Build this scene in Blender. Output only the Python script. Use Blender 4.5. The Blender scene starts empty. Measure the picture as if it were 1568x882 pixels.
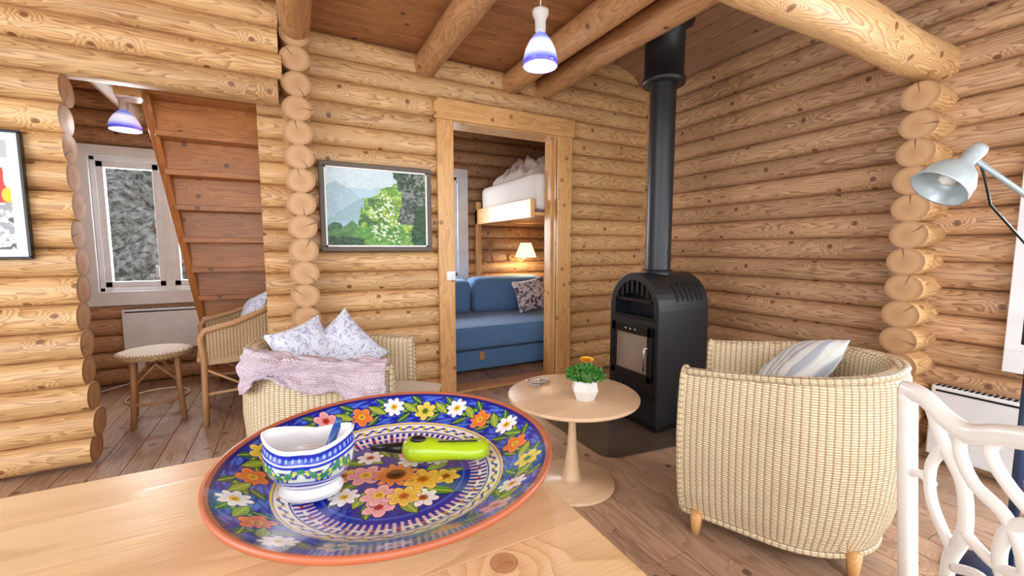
import bpy, math, random
import numpy as np
from mathutils import Vector, Matrix, noise
random.seed(7)
rng=np.random.RandomState(3)
S=bpy.context.scene
S.view_settings.view_transform='Standard'
pi=math.pi
def lin(r,g,b):
    f=lambda c:(c/255/12.92) if c/255<=.04045 else ((c/255+.055)/1.055)**2.4
    return (f(r),f(g),f(b))
def c4(c): return (c[0],c[1],c[2],1)
# ------------------------------------------------------------ node helpers
class NT:
    def __init__(s,name):
        s.m=bpy.data.materials.new(name); s.m.use_nodes=True
        s.t=s.m.node_tree; s.n=s.t.nodes; s.l=s.t.links
        s.b=s.n['Principled BSDF']
    def new(s,t,**k):
        n=s.n.new(t)
        for a,b in k.items(): setattr(n,a,b)
        return n
    def put(s,inp,v):
        if isinstance(v,bpy.types.NodeSocket): s.l.new(v,inp)
        elif v is not None:
            if isinstance(v,(tuple,list)) and len(v)==3 and inp.type=='RGBA': v=c4(v)
            inp.default_value=v
    def math(s,op,a,b=None,c=None,clamp=False):
        n=s.new('ShaderNodeMath',operation=op,use_clamp=clamp)
        s.put(n.inputs[0],a)
        if b is not None: s.put(n.inputs[1],b)
        if c is not None: s.put(n.inputs[2],c)
        return n.outputs[0]
    def comb(s,x,y,z):
        n=s.new('ShaderNodeCombineXYZ')
        for i,v in enumerate((x,y,z)): s.put(n.inputs[i],v)
        return n.outputs[0]
    def sep(s,v):
        n=s.new('ShaderNodeSeparateXYZ'); s.l.new(v,n.inputs[0]); return n.outputs
    def attr(s,name='gc',col=False):
        n=s.new('ShaderNodeAttribute'); n.attribute_name=name
        return n.outputs['Color' if col else 'Vector']
    def noise(s,vec,scale=1,detail=2,rough=.5,dist=0):
        n=s.new('ShaderNodeTexNoise'); s.l.new(vec,n.inputs['Vector'])
        n.inputs['Scale'].default_value=scale; n.inputs['Detail'].default_value=detail
        n.inputs['Roughness'].default_value=rough; n.inputs['Distortion'].default_value=dist
        return n.outputs['Fac']
    def maprange(s,v,a,b,c,d,smooth=False):
        n=s.new('ShaderNodeMapRange')
        if smooth: n.interpolation_type='SMOOTHSTEP'
        s.put(n.inputs[0],v)
        for i,x in enumerate((a,b,c,d)): n.inputs[i+1].default_value=x
        return n.outputs[0]
    def mix(s,f,a,b,blend='MIX'):
        n=s.new('ShaderNodeMix',data_type='RGBA',blend_type=blend)
        s.put(n.inputs[0],f); s.put(n.inputs[6],a); s.put(n.inputs[7],b)
        return n.outputs[2]
    def bump(s,h,strength=.3,dist=.01):
        n=s.new('ShaderNodeBump'); s.put(n.inputs['Height'],h)
        n.inputs['Strength'].default_value=strength; n.inputs['Distance'].default_value=dist
        s.l.new(n.outputs[0],s.b.inputs['Normal'])
    def col(s,c): s.put(s.b.inputs['Base Color'],c)
    def rough(s,r): s.put(s.b.inputs['Roughness'],r)

def simple(name,c,rough=.5,metal=0,emis=None,es=0,coat=0):
    t=NT(name)
    v=t.noise(t.new('ShaderNodeTexCoord').outputs['Object'],scale=9,detail=2)
    f=t.maprange(v,.3,.7,0,1)
    t.col(t.mix(f,tuple(x*.93 for x in c),tuple(min(1,x*1.05) for x in c)))
    t.rough(rough); t.b.inputs['Metallic'].default_value=metal
    t.b.inputs['Coat Weight'].default_value=coat
    if emis: t.b.inputs['Emission Color'].default_value=c4(emis); t.b.inputs['Emission Strength'].default_value=es
    return t.m

def wood(name,light,dark,knotc,rings=20,contrast=.6,rough=.45,knots=True,fs=1.0,var=.25,tscale=9,bump=.25,kg=.42):
    t=NT(name)
    s_,tt,r=t.sep(t.attr())
    r1=t.math('MULTIPLY',r,31.7); r2=t.math('MULTIPLY',r,17.3)
    x=t.math('ADD',s_,r1); y=t.math('ADD',tt,r2)
    V=t.comb(x,y,0.0)
    vo=t.new('ShaderNodeTexVoronoi',voronoi_dimensions='2D'); t.l.new(V,vo.inputs['Vector'])
    vo.inputs['Scale'].default_value=4.6*fs
    d=vo.outputs['Distance']
    cr=t.sep(vo.outputs['Color'])[0]
    gate=t.maprange(cr,kg,kg+.02,5,0) if knots else 9.0
    d2=t.math('ADD',d,gate)
    infl=t.maprange(d2,0,.36,1,0,True)
    kn=t.maprange(d2,.045,.075,1,0,True)
    kring=t.maprange(t.math('ABSOLUTE',t.math('SUBTRACT',d2,.066)),.0,.013,.7,0,True)
    n1=t.noise(t.comb(t.math('MULTIPLY',x,1.25*fs),t.math('MULTIPLY',y,tscale*fs),0.0),1,2.5,.5)
    fld=t.math('ADD',t.math('MULTIPLY',n1,rings),t.math('MULTIPLY',infl,3.2))
    fr=t.math('FRACT',fld)
    saw=t.math('POWER',fr,2.0)
    edge=t.maprange(fr,.90,1.0,1,0)
    ring=t.math('MULTIPLY',saw,edge)
    fib=t.noise(t.comb(t.math('MULTIPLY',x,5),t.math('MULTIPLY',y,190),0.0),1,2,.6)
    fibm=t.maprange(fib,.3,.7,-.14,.14)
    low=t.noise(t.comb(t.math('MULTIPLY',x,1.3),t.math('MULTIPLY',y,4),0.0),1,2,.5)
    lowm=t.maprange(low,.3,.7,-.15,.25)
    fac=t.math('ADD',t.math('ADD',t.math('MULTIPLY',ring,contrast),fibm),lowm,clamp=True)
    c=t.mix(fac,light,dark)
    c=t.mix(kn,c,tuple(a*.35+b*.65 for a,b in zip(knotc,dark)))
    c=t.mix(kring,c,knotc)
    wn=t.new('ShaderNodeTexWhiteNoise',noise_dimensions='1D'); t.put(wn.inputs['W'],r1)
    br=t.maprange(wn.outputs['Value'],0,1,1-var,1+var*.35)
    hsv=t.new('ShaderNodeHueSaturation'); t.l.new(c,hsv.inputs['Color']); t.l.new(br,hsv.inputs['Value'])
    t.col(hsv.outputs[0]); t.rough(rough)
    t.bump(t.math('ADD',t.math('MULTIPLY',ring,-.5),t.math('MULTIPLY',fib,.4)),bump,.004)
    return t.m

M_log=wood('log_pine',lin(226,184,130),lin(152,102,58),lin(100,62,36),rings=19,contrast=.9,var=.16,kg=.48)
M_logd=wood('log_pine_darker',lin(214,172,132),lin(138,96,64),lin(88,56,36),rings=21,contrast=1.0,var=.18,kg=.48)  # log pine again in a slightly darker, less yellow tone
M_ceil=wood('ceiling_pine',lin(184,128,82),lin(114,70,40),lin(64,34,18),rings=12,contrast=.6,var=.25)
M_roof=wood('roof_pine',lin(182,148,120),lin(130,98,74),lin(82,54,38),rings=10,contrast=.6,var=.22)
M_floor=wood('floor_pine',lin(186,152,126),lin(124,92,70),lin(72,48,34),rings=11,contrast=.65,rough=.33,var=.22)
M_trim=wood('trim_pine',lin(222,172,112),lin(178,122,68),lin(120,70,34),rings=10,contrast=.6,rough=.35,var=.1)
M_stair=wood('stair_pine',lin(198,130,70),lin(140,82,38),lin(82,42,18),rings=10,contrast=.6,rough=.35,var=.22)
M_table=wood('table_pine',lin(228,198,152),lin(194,154,106),lin(146,98,62),rings=9,contrast=.65,rough=.32,var=.07,tscale=6,kg=.75)
M_ctab=wood('coffee_table_oak',lin(222,190,154),lin(196,160,124),lin(150,110,80),rings=9,contrast=.4,rough=.35,knots=False,var=.03,tscale=6)
M_beam=wood('beam_pine',lin(200,150,102),lin(138,90,52),lin(78,44,24),rings=15,contrast=.75,var=.15)

def endgrain():
    t=NT('log_endgrain')
    a,b,r=t.sep(t.attr())
    nz=t.noise(t.comb(a,b,r),14,2)
    L=t.math('SQRT',t.math('ADD',t.math('MULTIPLY',a,a),t.math('MULTIPLY',b,b)))
    L2=t.math('ADD',L,t.math('MULTIPLY',nz,.012))
    rg=t.math('FRACT',t.math('MULTIPLY',L2,150))
    rg=t.math('POWER',rg,2)
    c=t.mix(t.math('MULTIPLY',rg,.65),lin(210,168,122),lin(140,94,58))
    core=t.maprange(L,.0,.05,.4,0)
    c=t.mix(core,c,lin(164,106,66))
    ang=t.math('ARCTAN2',b,a)
    an=t.math('ADD',ang,t.math('MULTIPLY',nz,.5))
    ph=t.math('ABSOLUTE',t.math('SUBTRACT',an,t.maprange(r,0,1,-1.5,3.0)))
    crack=t.maprange(ph,.03,.09,1,0)
    crack=t.math('MULTIPLY',crack,t.maprange(L,.012,.02,0,1))
    c=t.mix(t.math('MULTIPLY',crack,.75),c,lin(66,40,26))
    rim=t.maprange(L,.052,.08,0,.65)
    c=t.mix(rim,c,lin(140,94,58))
    t.col(c); t.rough(.6); return t.m
M_end=endgrain()

def wicker(name,c1,c2,px=.026,py=.0085):
    t=NT(name)
    u,v,r=t.sep(t.attr())
    row=t.math('FLOOR',t.math('DIVIDE',v,py))
    ph=t.math('ADD',t.math('MULTIPLY',u,pi/px),t.math('MULTIPLY',row,pi))
    a=t.math('SINE',ph)
    b=t.math('ABSOLUTE',t.math('SINE',t.math('MULTIPLY',v,pi/py)))
    rib=t.math('ABSOLUTE',t.math('SINE',t.math('MULTIPLY',u,pi/px)))
    a2=t.maprange(a,-1,1,.45,1)
    h=t.math('MULTIPLY',t.math('MULTIPLY',a2,t.math('POWER',b,.5)),t.math('ADD',t.math('MULTIPLY',rib,.75),.25))
    nz=t.noise(t.comb(u,v,r),9,3)
    c=t.mix(t.maprange(h,.05,.5,.9,0),c1,c2)
    c=t.mix(t.maprange(rib,.0,.45,.7,0),c,c2)
    c=t.mix(t.maprange(nz,.35,.7,0,.15),c,c2)
    t.col(c); t.rough(.55); t.bump(h,.85,.006); return t.m
M_wick=wicker('cream_wicker',lin(238,222,188),lin(156,124,82),.022)
M_wick2=wicker('brown_wicker',lin(220,190,148),lin(122,88,56),.018,.009)
M_rattan=simple('rattan_cane',lin(184,140,98),.45)

def fabric(name,c1,c2,scale=260,bump=.3,pat=None):
    t=NT(name)
    o=t.new('ShaderNodeTexCoord').outputs['Object']
    n=t.noise(o,scale,2); n2=t.noise(o,5,2)
    c=t.mix(t.maprange(n,.35,.65,0,1),c1,c2)
    if pat=='floral':
        a=t.noise(o,20,3,.55,1.6); b=t.noise(o,44,2,.5,.8)
        k=t.maprange(t.math('ABSOLUTE',t.math('SUBTRACT',a,.5)),.012,.03,1,0); k2=t.maprange(b,.42,.48,0,1)
        c=t.mix(t.math('MULTIPLY',t.math('MULTIPLY',k,k2),.8),c,lin(116,118,160))
        d=t.noise(o,15,2,.5,2); c=t.mix(t.math('MULTIPLY',t.maprange(d,.58,.60,0,.7),t.maprange(b,.45,.5,0,1)),c,lin(150,150,190))
    if pat=='stripe':
        x=t.sep(o)[0]
        w=t.math('SINE',t.math('MULTIPLY',x,150)); c=t.mix(t.maprange(w,.1,.6,0,.8),c,lin(150,160,176))
    if pat=='knit':
        x,y,z=t.sep(t.attr())
        w=t.math('SINE',t.math('MULTIPLY',x,420)); w2=t.math('SINE',t.math('ADD',t.math('MULTIPLY',y,420),t.math('MULTIPLY',w,1.2)))
        c=t.mix(t.maprange(w2,-1,1,0,.4),c,c2); n=w2
    if pat=='dark':
        a=t.noise(o,22,3,.55,1.4); c=t.mix(t.maprange(a,.48,.54,0,1),c,lin(72,62,84))
    t.col(c); t.rough(.85); t.bump(n,bump,.003)
    t.b.inputs['Sheen Weight'].default_value=.2
    return t.m
M_floral=fabric('floral_fabric',lin(224,228,240),lin(210,216,230),pat='floral')
M_stripe=fabric('striped_fabric',lin(222,222,216),lin(206,208,206),pat='stripe')
M_knit=fabric('pink_knit',lin(224,210,216),lin(180,158,174),pat='knit',bump=.6)
M_blue=fabric('blue_upholstery',lin(98,140,188),lin(68,108,158))
M_seat=fabric('cream_fabric',lin(222,210,186),lin(204,190,164))
M_dark=fabric('patterned_dark',lin(214,206,206),lin(196,190,190),pat='dark')
M_linen=fabric('white_linen',lin(226,220,212),lin(210,204,198))
M_bedc=fabric('grey_duvet',lin(206,188,178),lin(160,142,134))
M_red=fabric('red_seat',lin(170,20,40),lin(140,14,30))

M_white=simple('white_paint',lin(232,236,240),.4)
M_white2=simple('white_gloss',lin(236,236,232),.25)
M_black=simple('black_steel',lin(22,25,30),.42)
M_black2=simple('black_satin',lin(13,14,16),.3)
M_iron=simple('vent_dark',lin(6,6,7),.8)
M_gl=simple('stove_glass',lin(130,116,104),.12,.0,coat=1)
M_steel=simple('brushed_steel',lin(190,192,196),.3,1)
M_lampgrey=simple('lamp_grey',lin(176,190,194),.3,.2)
M_navy=simple('navy_metal',lin(40,56,92),.4,.3)
M_terra=simple('terracotta',lin(176,96,64),.4)
M_lime=simple('lime_plastic',lin(172,206,24),.25,coat=.5)
M_pot=simple('white_ceramic',lin(224,220,214),.35)
M_leaf=simple('leaf_green',lin(60,136,46),.5)
M_yel=simple('yellow_petals',lin(250,190,20),.5)
M_frame=simple('grey_frame',lin(96,84,72),.5)
M_cord=simple('white_cord',lin(220,218,212),.5)
M_bulb=simple('warm_shade',lin(250,220,150),.6,emis=(1,.76,.40),es=2.0)
M_bluepen=simple('blue_plastic',lin(36,74,140),.3)

def paint(name,rough=.15,coat=.6):
    t=NT(name); t.col(t.attr('Col',True)); t.rough(rough); t.b.inputs['Coat Weight'].default_value=coat; return t.m
M_glaze=paint('glazed_paint'); M_art=paint('oil_painting',.5,.0)

def glassmat():
    t=NT('window_glass'); g=t.new('ShaderNodeBsdfGlossy'); g.inputs['Roughness'].default_value=.02
    tr=t.new('ShaderNodeBsdfTransparent'); m=t.new('ShaderNodeMixShader'); m.inputs[0].default_value=.05
    t.l.new(tr.outputs[0],m.inputs[1]); t.l.new(g.outputs[0],m.inputs[2])
    t.l.new(m.outputs[0],t.n['Material Output'].inputs['Surface']); return t.m
M_glass=glassmat()
def hearthglass():
    t=NT('tinted_glass'); t.col(lin(84,72,62)); t.rough(.08); t.b.inputs['Alpha'].default_value=.5; return t.m
M_hg=hearthglass()
def shade():
    t=NT('blue_glass_shade'); u,v,r=t.sep(t.attr())
    f=t.maprange(v,0,1,0,1)
    rp=t.new('ShaderNodeValToRGB'); t.l.new(f,rp.inputs[0])
    e=rp.color_ramp.elements; e[0].position=0; e[0].color=c4(lin(120,110,200)); e[1].position=1; e[1].color=c4(lin(110,125,225))
    x=e.new(.10); x.color=c4(lin(60,70,215)); x=e.new(.28); x.color=c4(lin(205,210,250)); x=e.new(.55); x.color=c4(lin(245,245,255)); x=e.new(.78); x.color=c4(lin(130,145,235))
    t.col(rp.outputs[0]); t.l.new(rp.outputs[0],t.b.inputs['Emission Color']); t.b.inputs['Emission Strength'].default_value=.65
    t.rough(.15); return t.m
M_shade=shade()
def rock():
    t=NT('rocky_hillside'); o=t.new('ShaderNodeTexCoord').outputs['Object']
    a=t.noise(o,9,9,.8); b=t.noise(o,1.6,4,.6)
    c=t.mix(t.maprange(a,.42,.60,0,1),lin(44,46,48),lin(186,186,182))
    c=t.mix(t.maprange(b,.52,.66,0,.5),c,lin(86,92,58))
    t.col(c); t.rough(.9); t.bump(a,1,.1); return t.m
M_rock=rock()

# ------------------------------------------------------------ mesh builder
class MB:
    def __init__(s): s.V=[];s.F=[];s.M=[];s.G=[];s.S=[]
    def add(s,vs,fs,mi=0,gc=None,smooth=True,mat=None):
        o=len(s.V)
        for i,v in enumerate(vs):
            v=Vector(v)
            if mat is not None: v=mat@v
            s.V.append(v[:]); s.G.append(gc[i] if gc else (v[0],v[2]+v[1],.5))
        for f in fs: s.F.append(tuple(o+i for i in f)); s.M.append(mi); s.S.append(smooth)
    def box(s,x0,x1,y0,y1,z0,z1,mi=0,mat=None,r=None):
        if r is None: r=random.random()
        L=(x1-x0,y1-y0,z1-z0); k=L.index(max(L)); o=[i for i in range(3) if i!=k]
        vs=[(x,y,z) for x in (x0,x1) for y in (y0,y1) for z in (z0,z1)]
        gc=[(v[k],v[o[0]]+v[o[1]],r) for v in vs]
        s.add(vs,[(0,1,3,2),(4,6,7,5),(0,4,5,1),(2,3,7,6),(0,2,6,4),(1,5,7,3)],mi,gc,False,mat)
    def log(s,p0,p1,hd,hh,ex=1.0,n=20,wob=.004,mi=0,me=1,caps=True,taper=None):
        p0=Vector(p0);p1=Vector(p1);L=(p1-p0).length;d=(p1-p0)/L
        up=Vector((0,0,1)); nn=d.cross(up).normalized(); uu=nn.cross(d)
        ns=max(2,int(L/.1)+1); r=random.random(); so=r*50
        vs=[];gc=[];fs=[]
        for i in range(ns+1):
            a=i/ns; c=p0+d*L*a
            w1=noise.noise(Vector((so,a*L*1.7,0)))*wob; w2=noise.noise(Vector((so+9,a*L*1.7,3)))*wob*.5
            for j in range(n):
                th=2*pi*j/n
                cs=math.cos(th);sn=math.sin(th)
                q=1+ noise.noise(Vector((so+cs*.8,sn*.8,a*L*2.2)))*wob*5
                x=math.copysign(abs(cs)**ex,cs)*hd*q+w1; z=math.copysign(abs(sn)**min(1,ex*1.3),sn)*hh*(1+(q-1)*.3)+w2
                v=c+nn*x+uu*z; vs.append(v); gc.append((a*L,(th if th<=pi*1.5 else th-2*pi)*hd*1.0,r))
        for i in range(ns):
            for j in range(n):
                k=(j+1)%n
                fs.append((i*n+j,i*n+k,(i+1)*n+k,(i+1)*n+j))
        s.add(vs,fs,mi,gc,True)
        if caps:
            for e,ii in ((0,0),(1,ns)):
                base=[vs[ii*n+j] for j in range(n)]
                c=sum(base,Vector())/n
                vv=[c+(-d if e==0 else d)*.003]+base
                g=[((v-c).dot(nn),(v-c).dot(uu),r) for v in vv]
                ff=[(0,1+(j+1)%n,1+j) if e==0 else (0,1+j,1+(j+1)%n) for j in range(n)]
                s.add(vv,ff,me,g,False)
    def tube(s,pts,rad,n=10,mi=0,fa=1,fb=1,up=None,closed=False):
        pts=[Vector(p) for p in pts]; m=len(pts)
        if not isinstance(rad,(list,tuple)): rad=[rad]*m
        vs=[];gc=[];fs=[];r=random.random();acc=0
        u0=None
        for i,p in enumerate(pts):
            if closed: d=(pts[(i+1)%m]-pts[i-1])
            else: d=(pts[min(i+1,m-1)]-pts[max(i-1,0)])
            d=d.normalized()
            if up is not None: a=Vector(up)
            else:
                a=u0 if u0 is not None else (Vector((0,0,1)) if abs(d.z)<.9 else Vector((1,0,0)))
            b=d.cross(a)
            if b.length<1e-5: b=d.orthogonal()
            b.normalize(); a=b.cross(d).normalized(); u0=a
            if i: acc+=(p-pts[i-1]).length
            for j in range(n):
                th=2*pi*j/n
                vs.append(p+a*math.cos(th)*rad[i]*fa+b*math.sin(th)*rad[i]*fb); gc.append((acc,th*rad[i],r))
        for i in range(m if closed else m-1):
            i2=(i+1)%m
            for j in range(n):
                k=(j+1)%n; fs.append((i*n+j,i2*n+j,i2*n+k,i*n+k))
        if not closed:
            fs.append(tuple(range(n))); fs.append(tuple((m-1)*n+j for j in reversed(range(n))))
        s.add(vs,fs,mi,gc,True)
    def lathe(s,prof,c=(0,0,0),n=40,mi=0,gv=False,mat=None,smooth=True):
        vs=[];gc=[];fs=[];acc=0;m=len(prof);tot=sum(math.dist(prof[i],prof[i-1]) for i in range(1,m)) or 1
        for i,(r,z) in enumerate(prof):
            if i: acc+=math.dist(prof[i],prof[i-1])
            for j in range(n):
                th=2*pi*j/n; x=r*math.cos(th); y=r*math.sin(th)
                vs.append((c[0]+x,c[1]+y,c[2]+z))
                gc.append((th,acc/tot if gv else acc,.5) if gv else (x+z,y,.37))
        for i in range(m-1):
            for j in range(n):
                k=(j+1)%n; fs.append((i*n+j,i*n+k,(i+1)*n+k,(i+1)*n+j))
        s.add(vs,fs,mi,gc,smooth,mat)
    def prism(s,poly,y0,y1,mi=0,mat=None,smooth=False):
        n=len(poly); vs=[(a,y0,b) for a,b in poly]+[(a,y1,b) for a,b in poly]; r=random.random()
        gc=[(v[2],v[0]+v[1],r) for v in vs]
        s.add(vs,[tuple(range(n)),tuple(reversed(range(n,2*n)))]+[(i,n+i,n+(i+1)%n,(i+1)%n) for i in range(n)],mi,gc,smooth,mat)
    def grid(s,fn,nu,nv,mi=0,closeu=False,closev=False,mat=None):
        vs=[];gc=[];fs=[]
        for i in range(nu):
            for j in range(nv):
                p,g=fn(i/(nu if closeu else nu-1),j/(nv if closev else nv-1)); vs.append(p);gc.append(g)
        for i in range(nu if closeu else nu-1):
            for j in range(nv if closev else nv-1):
                a=(i+1)%nu;b=(j+1)%nv
                fs.append((i*nv+j,a*nv+j,a*nv+b,i*nv+b))
        s.add(vs,fs,mi,gc,True,mat)
    def obj(s,name,mats,parent=None,bevel=0,subsurf=0,solid=0,mat=None):
        me=bpy.data.meshes.new(name)
        me.from_pydata(s.V,[],s.F); me.update()
        for m in mats: me.materials.append(m)
        me.polygons.foreach_set('material_index',s.M); me.polygons.foreach_set('use_smooth',s.S)
        a=me.attributes.new('gc','FLOAT_VECTOR','POINT'); a.data.foreach_set('vector',[c for g in s.G for c in g])
        import bmesh
        bm=bmesh.new(); bm.from_mesh(me); bmesh.ops.recalc_face_normals(bm,faces=bm.faces); bm.to_mesh(me); bm.free()
        o=bpy.data.objects.new(name,me); S.collection.objects.link(o)
        if parent: o.parent=parent
        if mat is not None: o.matrix_world=mat
        if solid: m=o.modifiers.new('sol','SOLIDIFY'); m.thickness=solid
        if subsurf: m=o.modifiers.new('sub','SUBSURF'); m.levels=m.render_levels=subsurf
        if bevel:
            m=o.modifiers.new('bev','BEVEL'); m.width=bevel; m.segments=2; m.limit_method='ANGLE'; m.angle_limit=math.radians(50)
        return o
def empty(name,mat=None):
    e=bpy.data.objects.new(name,None); S.collection.objects.link(e); e.empty_display_size=.1
    if mat is not None: e.matrix_world=mat
    return e
def TR(x,y,z,rz=0,rx=0,ry=0): return Matrix.Translation((x,y,z))@Matrix.Rotation(rz,4,'Z')@Matrix.Rotation(ry,4,'Y')@Matrix.Rotation(rx,4,'X')
def aim(loc,n,spin=0):
    q=Vector(n).to_track_quat('Z','Y'); return Matrix.Translation(loc)@q.to_matrix().to_4x4()@Matrix.Rotation(spin,4,'Z')
def colgrid(name,P,C,mat,closed=False,parent=None):
    nu,nv=P.shape[:2]; me=bpy.data.meshes.new(name)
    idx=np.arange(nu*nv).reshape(nu,nv)
    if closed: I=np.arange(nu); I2=(I+1)%nu
    else: I=np.arange(nu-1); I2=I+1
    a=idx[I][:,:-1]; b=idx[I2][:,:-1]; c=idx[I2][:,1:]; d=idx[I][:,1:]
    F=np.stack([a,b,c,d],-1).reshape(-1,4)
    me.from_pydata(P.reshape(-1,3).tolist(),[],F.tolist()); me.update()
    me.polygons.foreach_set('use_smooth',[True]*len(me.polygons))
    ca=me.color_attributes.new('Col','FLOAT_COLOR','POINT')
    CC=np.ones((nu*nv,4)); s=C.reshape(-1,3)/255.; CC[:,:3]=np.where(s<=.04045,s/12.92,((s+.055)/1.055)**2.4)
    ca.data.foreach_set('color',CC.ravel())
    me.materials.append(mat)
    o=bpy.data.objects.new(name,me); S.collection.objects.link(o)
    if parent: o.parent=parent
    return o

# ------------------------------------------------------------ ROOM SHELL
PZ=.135
def logwall(name,axis,a0,a1,c,rows,z0=0,holes=(),hd=.08,ex=.62,mats=None,fn=None,jit=0):
    b=MB()
    for i in range(rows):
        z=z0+(i+.5)*PZ; seg=[(a0,a1)] if fn is None else fn(z)
        for h0,h1,zl,zh in holes:
            if zl<z<zh:
                ns=[]
                for s,e in seg:
                    if h1<=s or h0>=e: ns.append((s,e)); continue
                    if h0>s: ns.append((s,h0))
                    if h1<e: ns.append((h1,e))
                seg=ns
        for s,e in seg:
            if e-s<.03: continue
            j=random.uniform(-jit,jit); j2=random.uniform(-jit,jit)
            p0=(s+j,c,z) if axis=='x' else (c,s+j,z); p1=(e+j2,c,z) if axis=='x' else (c,e+j2,z)
            b.log(p0,p1,hd,PZ*.515,ex)
    return b.obj(name,mats or [M_log,M_end])
logwall('wall_back','x',-.13,3.05,3.03,23,holes=[(1.05,1.98,-1,2.02)],fn=lambda z:[(-.13,3.05)] if z<2.44 else [(1.95,3.05)])
logwall('wall_left','x',-2.4,0,2.83,18,z0=.02,holes=[(-.9,0.2,-1,1.93)],jit=.014,hd=.085,ex=.75)
logwall('wall_divider','y',2.78,4.4,.08,18,z0=-.06,ex=1,jit=.008)
logwall('wall_right','y',-1.2,4.5,3.03,19,z0=-.05,holes=[(-.55,.52,.60,1.52)],mats=[M_logd,M_end],ex=.66)
logwall('wall_far','x',-2.4,3.05,4.48,18,holes=[(-1.31,-.42,.75,1.80),(.92,1.64,.80,1.86)],mats=[M_logd,M_end],ex=.7)
logwall('wall_side','y',2.9,4.5,-2.05,18,mats=[M_logd,M_end])
logwall('log_corner_column','x',2.77,3.1,.97,14,z0=.02,ex=1,jit=.012,hd=.078,mats=[M_log,M_end])

b=MB(); x=-2.4
while x<3.1:
    y=-1.7
    while y<4.6:
        L=random.uniform(1.8,3.4); e=min(4.6,y+L)
        b.box(x,x+.122,y,e-.002,-.03,0)
        y=e
    x+=.125
b.obj('floor',[M_floor],bevel=.0015)
b=MB(); y=-1.7
while y<4.6:
    b.box(-2.4,1.95 if y<3.0 else 3.1,y,y+.098,2.435,2.46); y+=.1
b.obj('ceiling',[M_ceil],bevel=.003)
b=MB(); y0=-1.7; sl=.466; L=1.35; ang=math.atan(sl)
k=0
while k*.11<L:
    u=k*.11; M=Matrix.Translation((3.08-u*math.cos(ang),0,2.47+u*math.sin(ang)))@Matrix.Rotation(ang,4,'Y')
    b.box(-.108,0,y0,3.1,0,.02,mat=M); k+=1
b.obj('ceiling_slope',[M_roof],bevel=.003)
b=MB()
for i in range(6): b.box(1.925,1.95,-1.7,3.0,2.45+i*.11,2.45+(i+1)*.11-.002)
b.obj('trim_1',[M_ceil],bevel=.002)
for X in (.08,.886,1.555,1.84):
    b=MB(); b.log((X,-1.6,2.352),(X,2.99,2.352),.082,.082,1,wob=.01); b.obj('ceiling_beam',[M_beam,M_end])
b=MB(); b.log((-2.3,.98,2.03),(3.0,.98,2.03),.095,.095,1,n=20,wob=.01); b.obj('cross_beam',[M_log,M_end])
b=MB(); b.log((-.95,2.95,2.12),(-.95,4.4,2.12),.07,.07,1,wob=.008); b.obj('ceiling_beam',[M_beam,M_end])
b=MB(); b.log((1.3,3.1,2.2),(1.3,4.4,2.2),.07,.07,1,wob=.008); b.obj('ceiling_beam',[M_beam,M_end])

# door casing
d=empty('door_1')
b=MB(); b.box(.95,1.07,2.915,2.95,0,2.0); b.box(1.96,2.10,2.915,2.95,0,2.0); b.box(.93,2.12,2.91,2.95,2.0,2.14)
b.obj('casing',[M_trim],d,bevel=.006)
b=MB(); b.box(1.045,1.07,2.93,3.12,0,2.0); b.box(1.96,1.985,2.93,3.12,0,2.0); b.box(1.045,1.985,2.93,3.12,1.99,2.015)
b.box(1.07,1.085,3.0,3.05,0,1.99); b.box(1.945,1.96,3.0,3.05,0,1.99); b.box(1.045,1.985,2.95,3.12,0,.015)
b.obj('jamb',[M_trim],d,bevel=.003)
b=MB(); b.box(1.0,1.065,2.895,2.916,.87,.935); b.box(1.015,1.05,2.889,2.896,.885,.92); b.obj('light_switch',[M_white],bevel=.003)

# windows
def window(name,W,z0,z1,mat,n=2,tw=.11,ears=True):
    e=empty(name,mat)
    b=MB()
    b.box(-tw,W+tw,-.03,0,z0-tw,z0); b.box(-tw,W+tw,-.03,0,z1,z1+tw*.75); b.box(-tw,0,-.03,0,z0,z1); b.box(W,W+tw,-.03,0,z0,z1)
    if ears: b.box(-tw-.04,-tw+.01,-.028,0,z0-tw+.12,z0+.14); b.box(-tw-.04,-tw+.01,-.028,0,z1-.10,z1+.07)
    o=b.obj('casing',[M_white],e,bevel=.003)
    b=MB()
    b.box(0,W,0,.16,z0,z0+.03); b.box(0,W,0,.16,z1-.03,z1); b.box(0,.03,0,.16,z0,z1); b.box(W-.03,W,0,.16,z0,z1)
    w=W/n
    for i in range(n):
        x0=i*w+.025;x1=(i+1)*w-.025; f=.045
        b.box(x0,x0+f,.02,.07,z0+.03,z1-.03); b.box(x1-f,x1,.02,.07,z0+.03,z1-.03)
        b.box(x0,x1,.02,.07,z0+.03,z0+.03+f); b.box(x0,x1,.02,.07,z1-.03-f,z1-.03)
        if i: b.box(i*w-.03,i*w+.03,.01,.08,z0,z1)
    b.box(w-.09,w-.075,.005,.02,z0+.1,z0+.2)
    b.obj('frame',[M_white],e,bevel=.003)
    b=MB(); b.box(.03,W-.03,.042,.046,z0+.05,z1-.05); b.obj('glass_pane',[M_glass],e)
window('window_1',.87,.76,1.80,TR(-1.31,4.40,0))
window('window_2',.72,.80,1.86,TR(.92,4.40,0),n=1,tw=.12)
window('window_3',1.07,.63,1.50,TR(2.95,.54,0,-pi/2),n=2,tw=.10,ears=False)

# outside hillside
b=MB()
def hf(u,v):
    x=-9+u*18; y=5.6+v*9; z=-1.2+v*9+noise.fractal(Vector((x*.5,y*.5,0)),1,2,5)*1.1
    return (x,y,z),(x,y,0)
b.grid(hf,90,60); b.obj('rocky_hillside',[M_rock])

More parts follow.
